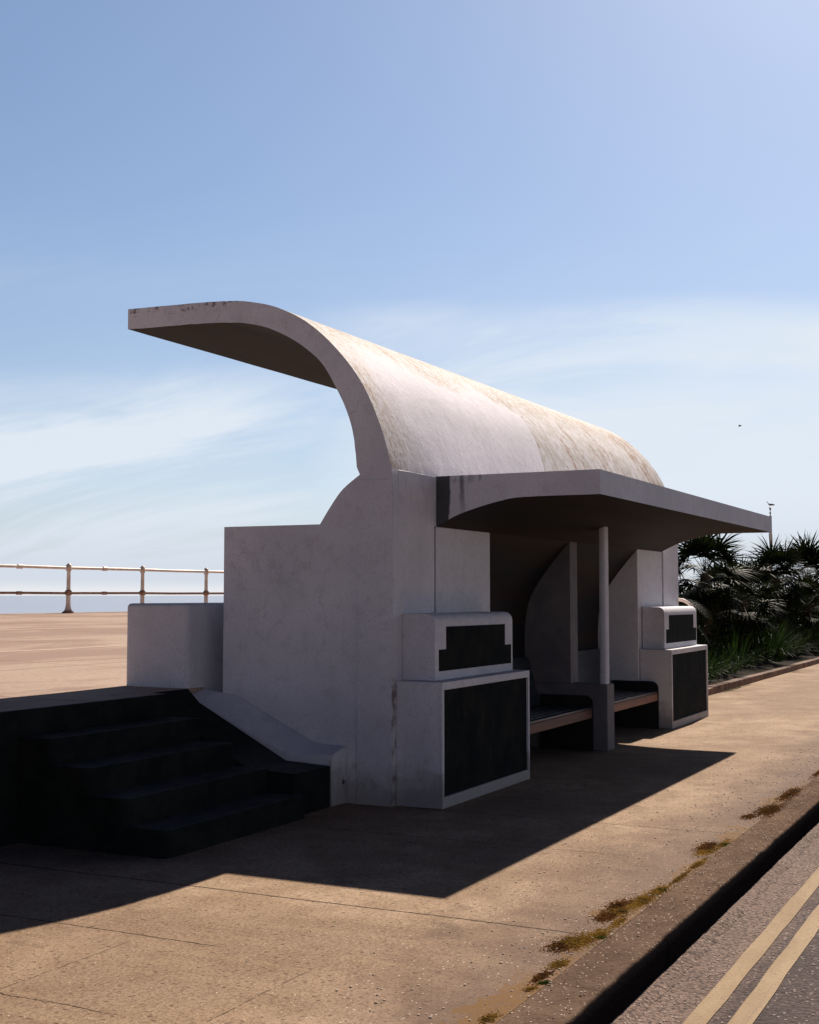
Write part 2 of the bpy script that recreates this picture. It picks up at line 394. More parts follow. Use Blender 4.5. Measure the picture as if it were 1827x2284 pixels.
    h = m.math('SUBTRACT', m.math('ADD', m.mul(n2, 0.3), m.mul(n3, 0.4)), m.mul(tot, 2.0))
    m.bump(h, 0.55, 0.012)
    return m.m
M['pavement'] = pavement_mat()
def kerb_mat():
    m = Mat('kerb_stone', 0.95, 0.0)
    n1 = m.noise(3, 5, 0.6); n2 = m.noise(40, 5, 0.7)
    c = m.mix(m.rng(n1, 0.3, 0.7), (0.130, 0.087, 0.065), (0.205, 0.140, 0.102))
    c = m.mix(m.rng(n2, 0.48, 0.7, 0, 0.7), c, (0.07, 0.045, 0.036))
    v2 = m.vor(85); vc2 = m.vor(85, out='Color')
    rs2 = m.n.new('ShaderNodeSeparateColor'); m.l.new(vc2, rs2.inputs[0])
    c = m.mix(m.mul(m.rng(v2, 0.36, 0.24), m.rng(rs2.outputs[0], 0.90, 0.92), 0.85), c, (0.85, 0.74, 0.62))
    c = m.mix(m.rng(m.math('ADD', m.y, m.math('MULTIPLY', m.math('SUBTRACT', n1, 0.5), 0.03)), 1.698, 1.676), c, (0.008, 0.007, 0.008))  # shade on the road-side kerb face, painted into the colour
    m.col(c); m.bump(n2, 0.7, 0.012)
    return m.m
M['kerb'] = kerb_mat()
def road_mat():
    m = Mat('road_asphalt', 0.88, 0.15)
    n1 = m.noise(2, 5, 0.6); n2 = m.noise(45, 5, 0.75); n3 = m.noise(12, 4, 0.6)
    ee = m.math('ADD', m.y, m.math('MULTIPLY', m.math('SUBTRACT', n3, 0.5), 0.16))
    near = m.mix(m.rng(n1, 0.3, 0.7), (0.20, 0.136, 0.11), (0.28, 0.195, 0.155))
    far = m.mix(m.rng(n1, 0.3, 0.7), (0.085, 0.062, 0.058), (0.13, 0.096, 0.088))
    c = m.mix(m.rng(ee, 1.20, 1.45), far, near)
    c = m.mix(m.rng(n2, 0.48, 0.60, 0, 0.85), c, (0.045, 0.029, 0.028))
    v2 = m.vor(46); vc2 = m.vor(46, out='Color')
    rs2 = m.n.new('ShaderNodeSeparateColor'); m.l.new(vc2, rs2.inputs[0])
    c = m.mix(m.mul(m.rng(v2, 0.34, 0.2), m.rng(rs2.outputs[0], 0.72, 0.76), 0.7), c, (0.56, 0.44, 0.38))
    m.col(c); m.bump(m.math('ADD', n2, m.mul(v2, -0.6)), 0.9, 0.014)
    return m.m
M['road'] = road_mat()
def line_mat():
    m = Mat('faded_yellow_line_paint', 0.85, 0.1)
    n2 = m.noise(50, 5, 0.75); n1 = m.noise(5, 4, 0.6, (0.25, 1, 1))
    c = m.mix(m.rng(n1, 0.35, 0.7), (0.34, 0.24, 0.145), (0.42, 0.31, 0.195))
    c = m.mix(m.rng(n2, 0.54, 0.66, 0, 0.7), c, (0.20, 0.14, 0.11))
    c = m.mix(m.rng(m.noise(3, 6, 0.75, (0.12, 4, 1), (1, 3, 0)), 0.54, 0.62, 0, 0.45), c, (0.25, 0.175, 0.13))
    m.col(c); m.bump(n2, 0.5, 0.008)
    return m.m
M['line'] = line_mat()
def prom_mat():
    m = Mat('promenade_concrete', 0.9, 0.1)
    n1 = m.noise(0.5, 5, 0.6); n2 = m.noise(20, 4, 0.6)
    bd = m.noise(0.55, 4, 0.6, (0.5, 1.6, 1), (0, 0, 0), 0.6)
    c = m.mix(m.rng(bd, 0.44, 0.56), (0.335, 0.235, 0.185), (0.46, 0.35, 0.275))
    c = m.mix(m.rng(n1, 0.3, 0.7, 0, 0.5), c, (0.34, 0.235, 0.19))
    c = m.mix(m.rng(n2, 0.5, 0.7, 0, 0.45), c, (0.26, 0.165, 0.12))
    # slab joints across and along, and two pale drainage bands
    w = m.math('MULTIPLY', m.math('SUBTRACT', m.noise(1.5, 3, 0.6), 0.5), 0.05)
    jx = m.math('ABSOLUTE', m.math('SUBTRACT', m.math('FRACT', m.math('DIVIDE', m.math('ADD', m.math('ADD', m.x, w), m.math('MULTIPLY', m.y, 0.0)), 2.9)), 0.5))
    jy = m.math('ABSOLUTE', m.math('SUBTRACT', m.math('FRACT', m.math('DIVIDE', m.math('ADD', m.y, w), 1.95)), 0.5))
    j = m.math('MAXIMUM', m.rng(jx, 0.0065, 0.0045), m.rng(jy, 0.014, 0.009))
    c = m.mix(m.mul(j, m.rng(n1, 0.3, 0.6, 0.35, 0.8)), c, (0.16, 0.09, 0.07))
    for yj, wd in ((10.80, .035), (14.75, .05)):
        d = m.math('ABSOLUTE', m.math('SUBTRACT', m.y, yj))
        c = m.mix(m.rng(d, wd, wd * 0.6, 0, 0.8), c, (0.72, 0.56, 0.46))
    m.col(c); m.bump(n2, 0.4, 0.01)
    return m.m
M['prom'] = prom_mat()
def sea_mat():
    m = Mat('sea_water', 0.30, 0.5)
    m.col((0.36, 0.40, 0.48))
    n = m.noise(0.25, 6, 0.65, (1, 1, 1)); n2 = m.noise(0.02, 4, 0.6)
    m.bump(m.math('ADD', n, n2), 0.6, 0.6)
    return m.m
M['sea'] = sea_mat()
M['land'] = simple('shore_ground', (0.20, 0.15, 0.11), (0.14, 0.10, 0.08), 0.6, 0.9, 0.1, 0.3)

# ------------------------------------------------------------------ object helpers
def tag(o, label=None, cat=None, group=None, kind=None):
    if label: o['label'] = label
    if cat: o['category'] = cat
    if group: o['group'] = group
    if kind: o['kind'] = kind
    return o
def thing(name, loc, label, cat, group=None):
    o = bpy.data.objects.new(name, None); COL.objects.link(o)
    o.location = loc; o.empty_display_size = 0.2
    return tag(o, label, cat, group)
def link(name, me, parent=None):
    """mesh data are in world coordinates; a parent is only translated"""
    o = bpy.data.objects.new(name, me); COL.objects.link(o)
    if parent is not None:
        o.parent = parent
        off = Vector((0, 0, 0)); p = parent
        while p is not None:
            off += p.location; p = p.parent
        me.transform(Matrix.Translation(-off))
    return o
def finish(name, bm, mats, parent=None, bevel=0.0, smooth=None, segs=2):
    bmesh.ops.remove_doubles(bm, verts=bm.verts, dist=1e-5)
    bmesh.ops.recalc_face_normals(bm, faces=bm.faces)
    me = bpy.data.meshes.new(name); bm.to_mesh(me); bm.free()
    for m in (mats if isinstance(mats, (list, tuple)) else [mats]): me.materials.append(m)
    if smooth is not None or bevel:
        me.shade_smooth()
        me.set_sharp_from_angle(angle=math.radians(smooth or 28))
    o = link(name, me, parent)
    if bevel:
        b = o.modifiers.new('bevel', 'BEVEL'); b.width = bevel; b.segments = segs
        b.limit_method = 'ANGLE'; b.angle_limit = math.radians(35); b.harden_normals = True
    return o
def box(bm, x0, x1, y0, y1, z0, z1, mi=0):
    v = [bm.verts.new((x, y, z)) for x in (x0, x1) for y in (y0, y1) for z in (z0, z1)]
    fs = []
    for q in ((0, 1, 3, 2), (4, 6, 7, 5), (0, 4, 5, 1), (2, 3, 7, 6), (0, 2, 6, 4), (1, 5, 7, 3)):
        f = bm.faces.new([v[i] for i in q]); f.material_index = mi; fs.append(f)
    return fs
def extr_x(bm, pts, x0, x1, mi=None, nx=1, jit=0.0):
    """polygon in (y,z) extruded along x; mi = material index for each edge"""
    n = len(pts); rings = []
    for k in range(nx + 1):
        x = x0 + (x1 - x0) * k / nx
        rings.append([bm.verts.new((x, p[0], p[1])) for p in pts])
    for k in range(nx):
        a, b = rings[k], rings[k + 1]
        for i in range(n):
            f = bm.faces.new((a[i], a[(i + 1) % n], b[(i + 1) % n], b[i]))
            if mi: f.material_index = mi[i]
    f0 = bm.faces.new(rings[0]); f1 = bm.faces.new(list(reversed(rings[-1])))
    f0.normal_update(); f1.normal_update()
    bmesh.ops.triangulate(bm, faces=[f0, f1], ngon_method='EAR_CLIP')
def extr_dir(bm, pts, axis, a, b):
    """polygon extruded along axis (0,1,2); pts are the two other coordinates in order"""
    def mk(p, t):
        c = [p[0], p[1]]; c.insert(axis, t); return bm.verts.new(c)
    A = [mk(p, a) for p in pts]; B = [mk(p, b) for p in pts]
    n = len(pts)
    for i in range(n): bm.faces.new((A[i], A[(i + 1) % n], B[(i + 1) % n], B[i]))
    f0 = bm.faces.new(A); f1 = bm.faces.new(list(reversed(B)))
    f0.normal_update(); f1.normal_update()
    bmesh.ops.triangulate(bm, faces=[f0, f1], ngon_method='EAR_CLIP')
def catmull(P, sub=5):
    out = []
    for i in range(len(P) - 1):
        p0 = P[max(i - 1, 0)]; p1 = P[i]; p2 = P[i + 1]; p3 = P[min(i + 2, len(P) - 1)]
        for k in range(sub):
            t = k / sub
            out.append(tuple(0.5 * ((2 * p1[j]) + (-p0[j] + p2[j]) * t + (2 * p0[j] - 5 * p1[j] + 4 * p2[j] - p3[j]) * t * t
                             + (-p0[j] + 3 * p1[j] - 3 * p2[j] + p3[j]) * t ** 3) for j in (0, 1)))
    out.append(tuple(P[-1]))
    return out
def tube(bm, pts, r, seg=10, cap=True, mi=0):
    pts = [Vector(p) for p in pts]; n = len(pts); rs = r if isinstance(r, (list, tuple)) else [r] * n
    rings = []; prev = None
    for i, p in enumerate(pts):
        d = (pts[min(i + 1, n - 1)] - pts[max(i - 1, 0)]).normalized()
        if prev is None:
            a = d.orthogonal().normalized()
        else:
            a = (prev - d * prev.dot(d)).normalized()
        prev = a; b = d.cross(a)
        rings.append([bm.verts.new(p + (a * math.cos(t) + b * math.sin(t)) * rs[i]) for t in [2 * math.pi * k / seg for k in range(seg)]])
    for i in range(n - 1):
        for k in range(seg):
            f = bm.faces.new((rings[i][k], rings[i][(k + 1) % seg], rings[i + 1][(k + 1) % seg], rings[i + 1][k])); f.material_index = mi
    if cap:
        bm.faces.new(list(reversed(rings[0]))); bm.faces.new(rings[-1])
def sheet(name, x0, x1, y0, y1, z, mat, kind='structure', nx=1, ny=1, zf=None):
    bm = bmesh.new(); g = []
    for i in range(nx + 1):
        r = []
        for j in range(ny + 1):
            x = x0 + (x1 - x0) * i / nx; y = y0 + (y1 - y0) * j / ny
            r.append(bm.verts.new((x, y, zf(x, y) if zf else z)))
        g.append(r)
    for i in range(nx):
        for j in range(ny):
            bm.faces.new((g[i][j], g[i + 1][j], g[i + 1][j + 1], g[i][j + 1]))
    return tag(finish(name, bm, mat), kind=kind)

# ------------------------------------------------------------------ the setting
PZ0, PSL = 0.85, 0.0265
def prom_z(x, y): return PZ0 + max(0.0, y - 6.8) * PSL
sheet('ground', -300, 1500, -400, 20.3, -0.62, M['land'])
sheet('sea', -9000, 30000, 20.0, 30000, -3.2, M['sea'])
sheet('pavement', -20, 260, 1.915, 6.35, 0.0, M['pavement'])
sheet('road', -40, 400, -9.0, 1.70, -0.16, M['road'])
bm = bmesh.new()
for y0, y1 in ((1.322, 1.412), (1.158, 1.248)):
    N = 260
    random.seed(int(y0 * 100))
    prev = None
    for i in range(N + 1):
        x = -6 + i * 0.25 if i < 140 else 29 + (i - 140) * 2.5
        e0 = random.uniform(-.004, .004); e1 = random.uniform(-.004, .004)
        a, b = bm.verts.new((x, y0 + e0, -0.156)), bm.verts.new((x, y1 + e1, -0.156))
        if prev: bm.faces.new((prev[0], a, b, prev[1]))
        prev = (a, b)
tag(finish('road_marking', bm, M['line']), kind='structure')
bm = bmesh.new(); prev = None
for i in range(900):
    x = 2 + i * .035 if i < 500 else 19.5 + (i - 500) * .3
    w = 0.022 * noise.noise(Vector((x * 2.1, 0, 0))) + 0.016 * noise.noise(Vector((x * 11, 5, 0))) + .008 * noise.noise(Vector((x * 31, 7, 0)))
    cur = [bm.verts.new((x, 1.700, -0.128)), bm.verts.new((x, 1.628 + w, -0.138 - w * .2)), bm.verts.new((x, 1.590 + w * 1.3, -0.1585))]
    if prev:
        for q in range(2): bm.faces.new((prev[q], cur[q], cur[q + 1], prev[q + 1]))
    prev = cur
tag(finish('gutter', bm, M['road'], smooth=60), kind='structure')
# kerb stones with open joints
bm = bmesh.new()
random.seed(5)
for i in range(-8, 150):
    x0 = 6.06 + 0.93 * i + 0.001; x1 = x0 + 0.93 - 0.002
    dy = random.uniform(-.0012, .0012); dz_ = random.uniform(-.003, .004)
    extr_x(bm, [(1.646 + dy, -0.62), (1.662 + dy, -.045), (1.668 + dy, -.024), (1.680 + dy, -.009), (1.700 + dy, -.001 + dz_ * .3), (1.912, 0.001), (1.912, -0.62)], x0, x1)
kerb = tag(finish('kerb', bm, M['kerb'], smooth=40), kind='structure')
# promenade deck: a thick shelf rising gently to the sea rail
bm = bmesh.new()
extr_x(bm, [(6.09, -0.62), (6.09, 0.85), (6.8, 0.85), (20.3, prom_z(0, 20.3)), (20.3, -4)], -60, 6.44)
extr_x(bm, [(6.09, -0.62), (6.09, 0.85), (6.8, 0.85), (20.3, prom_z(0, 20.3)), (20.3, -4)], 6.44, 8.05)
extr_x(bm, [(6.28, -0.62), (6.28, 0.85), (6.8, 0.85), (20.3, prom_z(0, 20.3)), (20.3, -4)], 8.05, 8.80)
extr_x(bm, [(6.95, -0.62), (6.95, prom_z(0, 6.95)), (20.3, prom_z(0, 20.3)), (20.3, -4)], 8.80, 17.25)
extr_x(bm, [(8.6, -0.62), (8.6, prom_z(0, 8.6)), (20.3, prom_z(0, 20.3)), (20.3, -4)], 17.25, 300)
tag(finish('promenade', bm, M['prom'], bevel=0.0), kind='structure')
# planting bed soil
sheet('planting_bed', 17.6, 260, 5.12, 8.6, 0.10, M['soil'], nx=120, ny=8,
      zf=lambda x, y: 0.09 + 0.10 * noise.noise(Vector((x * .8, y * .8, 0))) + 0.22 * min(1, max(0, (y - 5.2) / 2)))

# ------------------------------------------------------------------ steps
st = thing('concrete_steps', (7.5, 4.9, 0), 'dark concrete steps climbing from the pavement to the promenade beside the shelter', 'steps')
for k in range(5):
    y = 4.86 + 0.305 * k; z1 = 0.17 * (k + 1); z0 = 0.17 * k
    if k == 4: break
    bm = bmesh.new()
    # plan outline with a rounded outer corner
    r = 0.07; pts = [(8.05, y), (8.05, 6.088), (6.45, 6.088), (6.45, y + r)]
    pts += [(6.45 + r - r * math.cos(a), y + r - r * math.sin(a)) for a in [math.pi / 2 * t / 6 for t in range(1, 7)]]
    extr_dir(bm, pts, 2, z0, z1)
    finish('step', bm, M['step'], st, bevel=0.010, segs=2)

bm = bmesh.new(); box(bm, 6.452, 8.05, 6.055, 6.0885, 0.681, 0.853)
finish('top_riser', bm, M['step'], st, bevel=0.008)
bm = bmesh.new()
extr_x(bm, [(4.945, 0.0), (4.945, 0.31), (5.34, 0.33), (6.16, 0.745), (6.275, 0.853), (6.275, 0.0)], 8.053, 8.577)
finish('side_channel', bm, M['step'], st, bevel=0.01)
bm = bmesh.new(); box(bm, -60, 6.448, 6.05, 6.088, -0.3, 0.854)
tag(finish('retaining_wall', bm, M['step'], bevel=0.01), 'dark retaining wall holding up the promenade left of the steps', 'wall')

# cheek wall beside the steps, low wall above it
bm = bmesh.new()
co1 = [(4.93, 0.0), (4.93, 0.392), (5.35, 0.384), (6.28, 0.795), (6.28, 0.0)]
co2 = [(4.93, 0.0), (4.93, 0.440), (5.21, 0.450), (5.95, 0.795), (6.28, 0.838)]
A = [bm.verts.new((8.58, y, z)) for y, z in co1]
B = [bm.verts.new((8.797, y, z)) for y, z in co2] + [bm.verts.new((8.797, 6.28, 0.0))]
bm.faces.new(A); bm.faces.new(list(reversed(B)))
for q in ((A[0], A[1], B[1], B[0]), (A[1], A[2], B[2], B[1]), (A[2], A[3], B[3], B[2]), (A[3], B[4], B[3]), (A[3], A[4], B[5], B[4]), (A[4], A[0], B[0], B[5])):
    bm.faces.new(q)
ck = tag(finish('cheek_wall', bm, M['paint'], bevel=0.012), 'low white sloping wall between the dark steps and the shelter end', 'wall')
bm = bmesh.new()
box(bm, 8.58, 17.44, 6.283, 6.92, 0.0, 1.535)
lw = tag(finish('low_wall', bm, M['paint'], bevel=0.035, segs=4), 'low white wall at the top of the steps behind the shelter', 'wall')

# ------------------------------------------------------------------ the shelter
XA, XB = 8.80, 17.25            # ends of the roof
XC, XD = 9.60, 16.46            # ends of the canopy
SH = thing('seafront_shelter', (13.03, 4.5, 0), 'white concrete seafront shelter with wave shaped roof and flat canopy', 'shelter')
outer = [(4.5365, 2.46), (4.545, 2.584), (4.586, 2.752), (4.657, 2.960), (4.763, 3.191), (4.891, 3.389), (5.064, 3.586), (5.240, 3.744), (5.419, 3.861),
         (5.647, 3.962), (5.925, 4.027), (6.20, 4.052), (6.453, 4.064), (7.117, 4.080)]
inner = [(7.117, 3.905), (6.70, 3.892), (6.45, 3.885), (6.18, 3.872), (5.923, 3.846), (5.691, 3.786), (5.463, 3.679), (5.283, 3.555), (5.151, 3.429),
         (5.041, 3.249), (4.954, 3.085), (4.898, 2.930), (4.868, 2.786), (4.852, 2.640), (4.850, 2.605)]
co_, ci_ = catmull(outer, 4), catmull(inner, 4)
pts = co_ + ci_ + [(4.822, 2.545), (4.822, 2.46)]
mi = [0] * 4 + [1] * (len(co_) - 5) + [0] + [2] * (len(ci_) - 1) + [0] * 3
bm = bmesh.new()
extr_x(bm, pts, XA, XB, mi, nx=34)
# small irregularities of hand-floated concrete and chipped edges
for v in bm.verts:
    p = v.co
    k = 0.006 * noise.noise(Vector((p.x * 1.3, p.y * 2, p.z * 2)))
    if abs(p.x - XA) < 1e-4 and p.z > 2.7: k += 0.004 * noise.noise(Vector((p.y * 14, p.z * 14, 3)))
    v.co.y += k; v.co.z += k
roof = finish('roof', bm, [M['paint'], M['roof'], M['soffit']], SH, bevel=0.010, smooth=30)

# canopy over the bench
can = [(4.54, 2.583), (3.13, 2.583), (3.13, 2.389)] + catmull([(3.20, 2.388), (3.77, 2.387), (3.975, 2.361), (4.183, 2.310), (4.353, 2.256), (4.525, 2.175)], 4) + [(4.54, 2.166)]
nc = len(can)
mi = [0, 0] + [2] * (nc - 4) + [2, 0]
bm = bmesh.new(); extr_x(bm, can, XC, XD, mi, nx=1)
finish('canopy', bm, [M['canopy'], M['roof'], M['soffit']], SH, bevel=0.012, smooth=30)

# vaulted back wall (road side concave, sea side convex) between the end walls
vault = catmull([(4.5405, 2.1665), (4.73, 1.95), (4.907, 1.715), (5.011, 1.508), (5.050, 1.232), (5.050, 0.90), (5.05, 0.5), (5.05, 0.0)], 4)
back = [(5.36, 0.0), (5.36, 1.5), (5.30, 1.95)] + catmull([(5.18, 2.163), (5.08, 2.307), (4.973, 2.435), (4.822, 2.543)], 4) + [(4.822, 2.457), (4.5405, 2.457)]
bp = vault + back
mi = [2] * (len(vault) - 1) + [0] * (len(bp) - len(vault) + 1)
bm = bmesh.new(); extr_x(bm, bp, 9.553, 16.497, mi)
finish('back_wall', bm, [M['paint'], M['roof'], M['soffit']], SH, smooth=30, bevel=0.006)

# end walls: pillar plus the screen that runs back towards the sea
arc = catmull([(5.18, 2.163), (5.08, 2.307), (4.973, 2.435), (4.822, 2.543)], 4)
endp = [(4.534, 0.0), (4.534, 2.457), (4.822, 2.457)] + list(reversed(arc)) + [(6.092, 2.163), (6.092, 0.0)]
for x0, x1, rev in ((8.80, 9.10, 0), (16.95, 17.25, 1)):
    bm = bmesh.new(); extr_x(bm, endp, x0, x1)
    a, b = (x1, 9.548) if not rev else (16.502, x0)
    if not rev: box(bm, 9.102, 9.548, 4.534, 4.95, 0.0, 2.457)
    else: box(bm, 16.502, 16.948, 4.534, 4.95, 0.0, 2.457)
    finish('end_wall', bm, M['paint'], SH, bevel=0.004)
bm = bmesh.new(); box(bm, 8.790, 8.7992, 4.5345, 4.838, 0.0, 2.50)
finish('pilaster', bm, M['paint'], SH, bevel=0.004)
# ledge of the pillars just under the roof, catching the sun
for x0, x1 in ((8.90, 9.56), (16.50, 17.15)):
    bm = bmesh.new()
    N = 14; top = []; 
    for i in range(N + 1):
        x = x0 + (x1 - x0) * i / N
        w = 0.002 + 0.016 * min(1, i / 4) * (0.6 + 0.6 * noise.noise(Vector((x * 9, 1, 0))))
        top.append((x, w))
    vs = []
    for x, w in top:
        vs.append([bm.verts.new((x, 4.535, 2.578)), bm.verts.new((x, 4.533 - w, 2.574)), bm.verts.new((x, 4.533 - w, 2.40 )), bm.verts.new((x, 4.5345, 2.36))])
    for a, b in zip(vs, vs[1:]):
        for q in range(3): bm.faces.new((a[q], a[q + 1], b[q + 1], b[q]))
        bm.faces.new((a[3], a[0], b[0], b[3]))
    bm.faces.new(vs[0]); bm.faces.new(list(reversed(vs[-1])))
    finish('ledge', bm, M['paint'], SH, smooth=40)
# inner piers carrying the canopy, separated from the end walls by a dark joint
for x0, x1, j0, j1 in ((9.60, 10.74, 9.548, 9.60), (15.36, 16.46, 16.46, 16.502)):
    bm = bmesh.new(); box(bm, x0, x1, 4.542, 5.30, 0.0, 2.20)
    finish('pier', bm, M['paint'], SH, bevel=0.006)
    bm = bmesh.new(); box(bm, j0 - .002, j1 + .002, 4.60, 5.1, 0.0, 2.45)
    finish('joint_filler', bm, M['black'], SH)
# partition in the middle of the bench
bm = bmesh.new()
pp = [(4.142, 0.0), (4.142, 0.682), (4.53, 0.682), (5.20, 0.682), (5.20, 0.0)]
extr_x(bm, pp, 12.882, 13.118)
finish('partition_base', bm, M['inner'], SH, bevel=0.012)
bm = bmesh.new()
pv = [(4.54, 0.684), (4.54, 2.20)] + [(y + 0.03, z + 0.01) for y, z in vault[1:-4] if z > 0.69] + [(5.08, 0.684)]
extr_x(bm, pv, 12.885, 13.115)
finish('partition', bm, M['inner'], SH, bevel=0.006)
bm = bmesh.new()
px = [(12.895 + 0.19 * t, 0) for t in (0, 1)]
rr = [(12.965 + 0.062 * math.copysign(abs(math.cos(a)) ** 0.5, math.cos(a)), 4.197 + 0.040 * math.copysign(abs(math.sin(a)) ** 0.5, math.sin(a))) for a in [2 * math.pi * k / 20 for k in range(20)]]
extr_dir(bm, rr, 2, 0.684, 2.36)
finish('canopy_post', bm, M['paint'], SH, smooth=50)

# pedestals in front of the pillars: dado block with dark panel, upper block with stepped dark panel
def pedestal(cx, label):
    t = thing('pedestal', (cx, 4.14, 0), label, 'pedestal', 'white pedestals with dark panels at the shelter ends')
    x0, x1 = cx - 0.905, cx + 0.905
    bm = bmesh.new()
    # block with recess: frame built around the panel
    px0, px1, pz0, pz1 = x0 + 0.035, x1 - 0.035, 0.085, 0.885
    box(bm, x0, x1, 4.170, 4.532, 0.0, 0.945)
    box(bm, x0 + .0005, x1 - .0005, 4.14, 4.1695, 0.0, pz0); box(bm, x0 + .0005, x1 - .0005, 4.14, 4.1695, pz1, 0.9445)
    box(bm, x0 + .0005, px0, 4.1402, 4.1695, pz0 + .0005, pz1 - .0005); box(bm, px1, x1 - .0005, 4.1402, 4.1695, pz0 + .0005, pz1 - .0005)
    finish('lower_block', bm, M['paint'], t, bevel=0.004)
    bm = bmesh.new(); box(bm, px0 + .001, px1 - .001, 4.158, 4.1685, pz0 + .001, pz1 - .001)
    finish('lower_panel', bm, M['panel'], t)
    # upper block: rounded shoulders (front top edge and side corners)
    u0, u1 = cx - 0.793, cx + 0.793
    R = 0.075
    side = [(4.532, 0.947), (4.532, 1.458)] + [(4.255 + R - R * math.sin(a), 1.458 - R + R * math.cos(a)) for a in [math.pi / 2 * k / 6 for k in range(7)]] + [(4.255, 0.947)]
    bm = bmesh.new(); extr_x(bm, side, u0, u1)
    finish('upper_block', bm, M['paint'], t, bevel=0.014, smooth=32, segs=3)
    s = 1
    P = [(-.725, 1.015), (.755, 1.012), (.755, 1.176), (.615, 1.176), (.615, 1.354), (-.59, 1.358), (-.59, 1.182), (-.725, 1.182)]
    bm = bmesh.new(); extr_dir(bm, [(cx + p[0], p[1]) for p in P], 1, 4.2525, 4.262)
    finish('upper_panel', bm, M['panel'], t)
    return t
pedestal(9.765, 'nearer white pedestal with dark panels against the near pillar of the shelter')
pedestal(16.30, 'farther white pedestal with dark panels and sunlit top at the far pillar')

# benches
def bench(x0, x1, label):
    t = thing('slatted_bench', (0.5 * (x0 + x1), 4.6, 0), label, 'bench', 'benches inside the shelter')
    bm = bmesh.new(); box(bm, x0 + .02, x1 - .02, 4.30, 4.335, 0.335, 0.425)
    finish('front_rail', bm, M['wood'], t, bevel=0.006)
    for k in range(6):
        bm = bmesh.new(); y = 4.302 + k * 0.094
        box(bm, x0 + .02, x1 - .02, y, y + 0.078, 0.427, 0.450)
        finish('seat_slat', bm, M['slat'], t, bevel=0.005)
    bm = bmesh.new()
    extr_x(bm, [(4.868, 0.45), (4.893, 0.45), (5.028, 0.95), (5.003, 0.95)], x0 + .02, x1 - .02)
    finish('backrest', bm, M['slat'], t, bevel=0.005)
    for xe in (x0 + .004, x1 - .022):
        bm = bmesh.new(); R = 0.085
        p = [(4.87, 0.0), (4.87, 0.565)] + [(4.293 + R - R * math.sin(a), 0.565 - R + R * math.cos(a)) for a in [math.pi / 2 * k / 6 for k in range(7)]] + [(4.293, 0.0)]
        extr_x(bm, p, xe, xe + 0.018)
        finish('end_panel', bm, M['black'], t)
bench(10.745, 12.875, 'brown fronted slatted bench in the nearer bay, behind the near pedestal')
bench(13.125, 15.352, 'brown fronted slatted bench in the farther bay, beyond the middle partition')

# far handrail hoop
bm = bmesh.new()
tube(bm, [(17.5, 5.4, 1.545), (17.5, 4.62, 1.545), (17.5, 4.54, 1.535), (17.5, 4.47, 1.50), (17.5, 4.42, 1.44), (17.5, 4.40, 1.36), (17.5, 4.40, 0.0)], 0.024, 12)
tag(finish('handrail', bm, M['rail'], smooth=50), 'curved pale metal handrail standing past the far pillar', 'handrail')

# ------------------------------------------------------------------ planting bed kerb
bm = bmesh.new(); random.seed(8)
for i in range(60):
    x0 = 17.5 + i * 1.2 + .006; h = 0.115 + random.uniform(-.008, .008)
    box(bm, x0, x0 + 1.188, 4.985 + random.uniform(-.006, .006), 5.14, -0.1, h)
tag(finish('bed_kerb', bm, M['bedkerb'], bevel=0.012), kind='structure')

# ------------------------------------------------------------------ sea railing
RY = 20.0
def make_post(i):
    x = 20.10 + 2.66 * i; z0 = prom_z(0, RY)
    bm = bmesh.new()
    prof = [(0.14, 0), (0.14, 0.02), (0.085, 0.06), (0.062, 0.13), (0.052, 0.20), (0.050, 0.40), (0.075, 0.42), (0.085, 0.46), (0.075, 0.50), (0.046, 0.53),
            (0.042, 0.94), (0.062, 0.97), (0.068, 1.03), (0.06, 1.09), (0.035, 1.115), (0.02, 1.13)]
    rings = []
    for r, h in prof:
        rings.append([bm.verts.new((x + r * math.cos(a), RY + r * math.sin(a), z0 + h)) for a in [2 * math.pi * k / 14 for k in range(14)]])
    for a, b in zip(rings, rings[1:]):
        for k in range(14): bm.faces.new((a[k], a[(k + 1) % 14], b[(k + 1) % 14], b[k]))
    bm.faces.new(list(reversed(rings[0]))); bm.faces.new(rings[-1])
    for f in bm.faces:
        c = f.calc_center_median().z - z0
        f.material_index = 1 if (0.40 < c < 0.52 or c < 0.09) else 0
    return bm
rl = thing('sea_railing', (22.76, RY, prom_z(0, RY)), 'weathered pale iron railing along the seaward edge of the promenade', 'railing')
for i in range(-8, 9): finish('post', make_post(i), [M['rail'], M['railrust']], rl, smooth=40)
for h, r, m, nm in ((1.03, 0.036, 'rail', 'top_rail'), (0.455, 0.028, 'railrust', 'lower_rail')):
    bm = bmesh.new(); z0 = prom_z(0, RY) + h
    tube(bm, [(-4 + k * 1.33, RY, z0 + (0.004 * math.sin(k * 2.1))) for k in range(36)], r, 10)
    for x in (24.0, 30.4, 21.2):
        tube(bm, [(x - .07, RY, z0), (x + .07, RY, z0)], r * 1.45, 10)
    finish(nm, bm, M[m], rl, smooth=40)

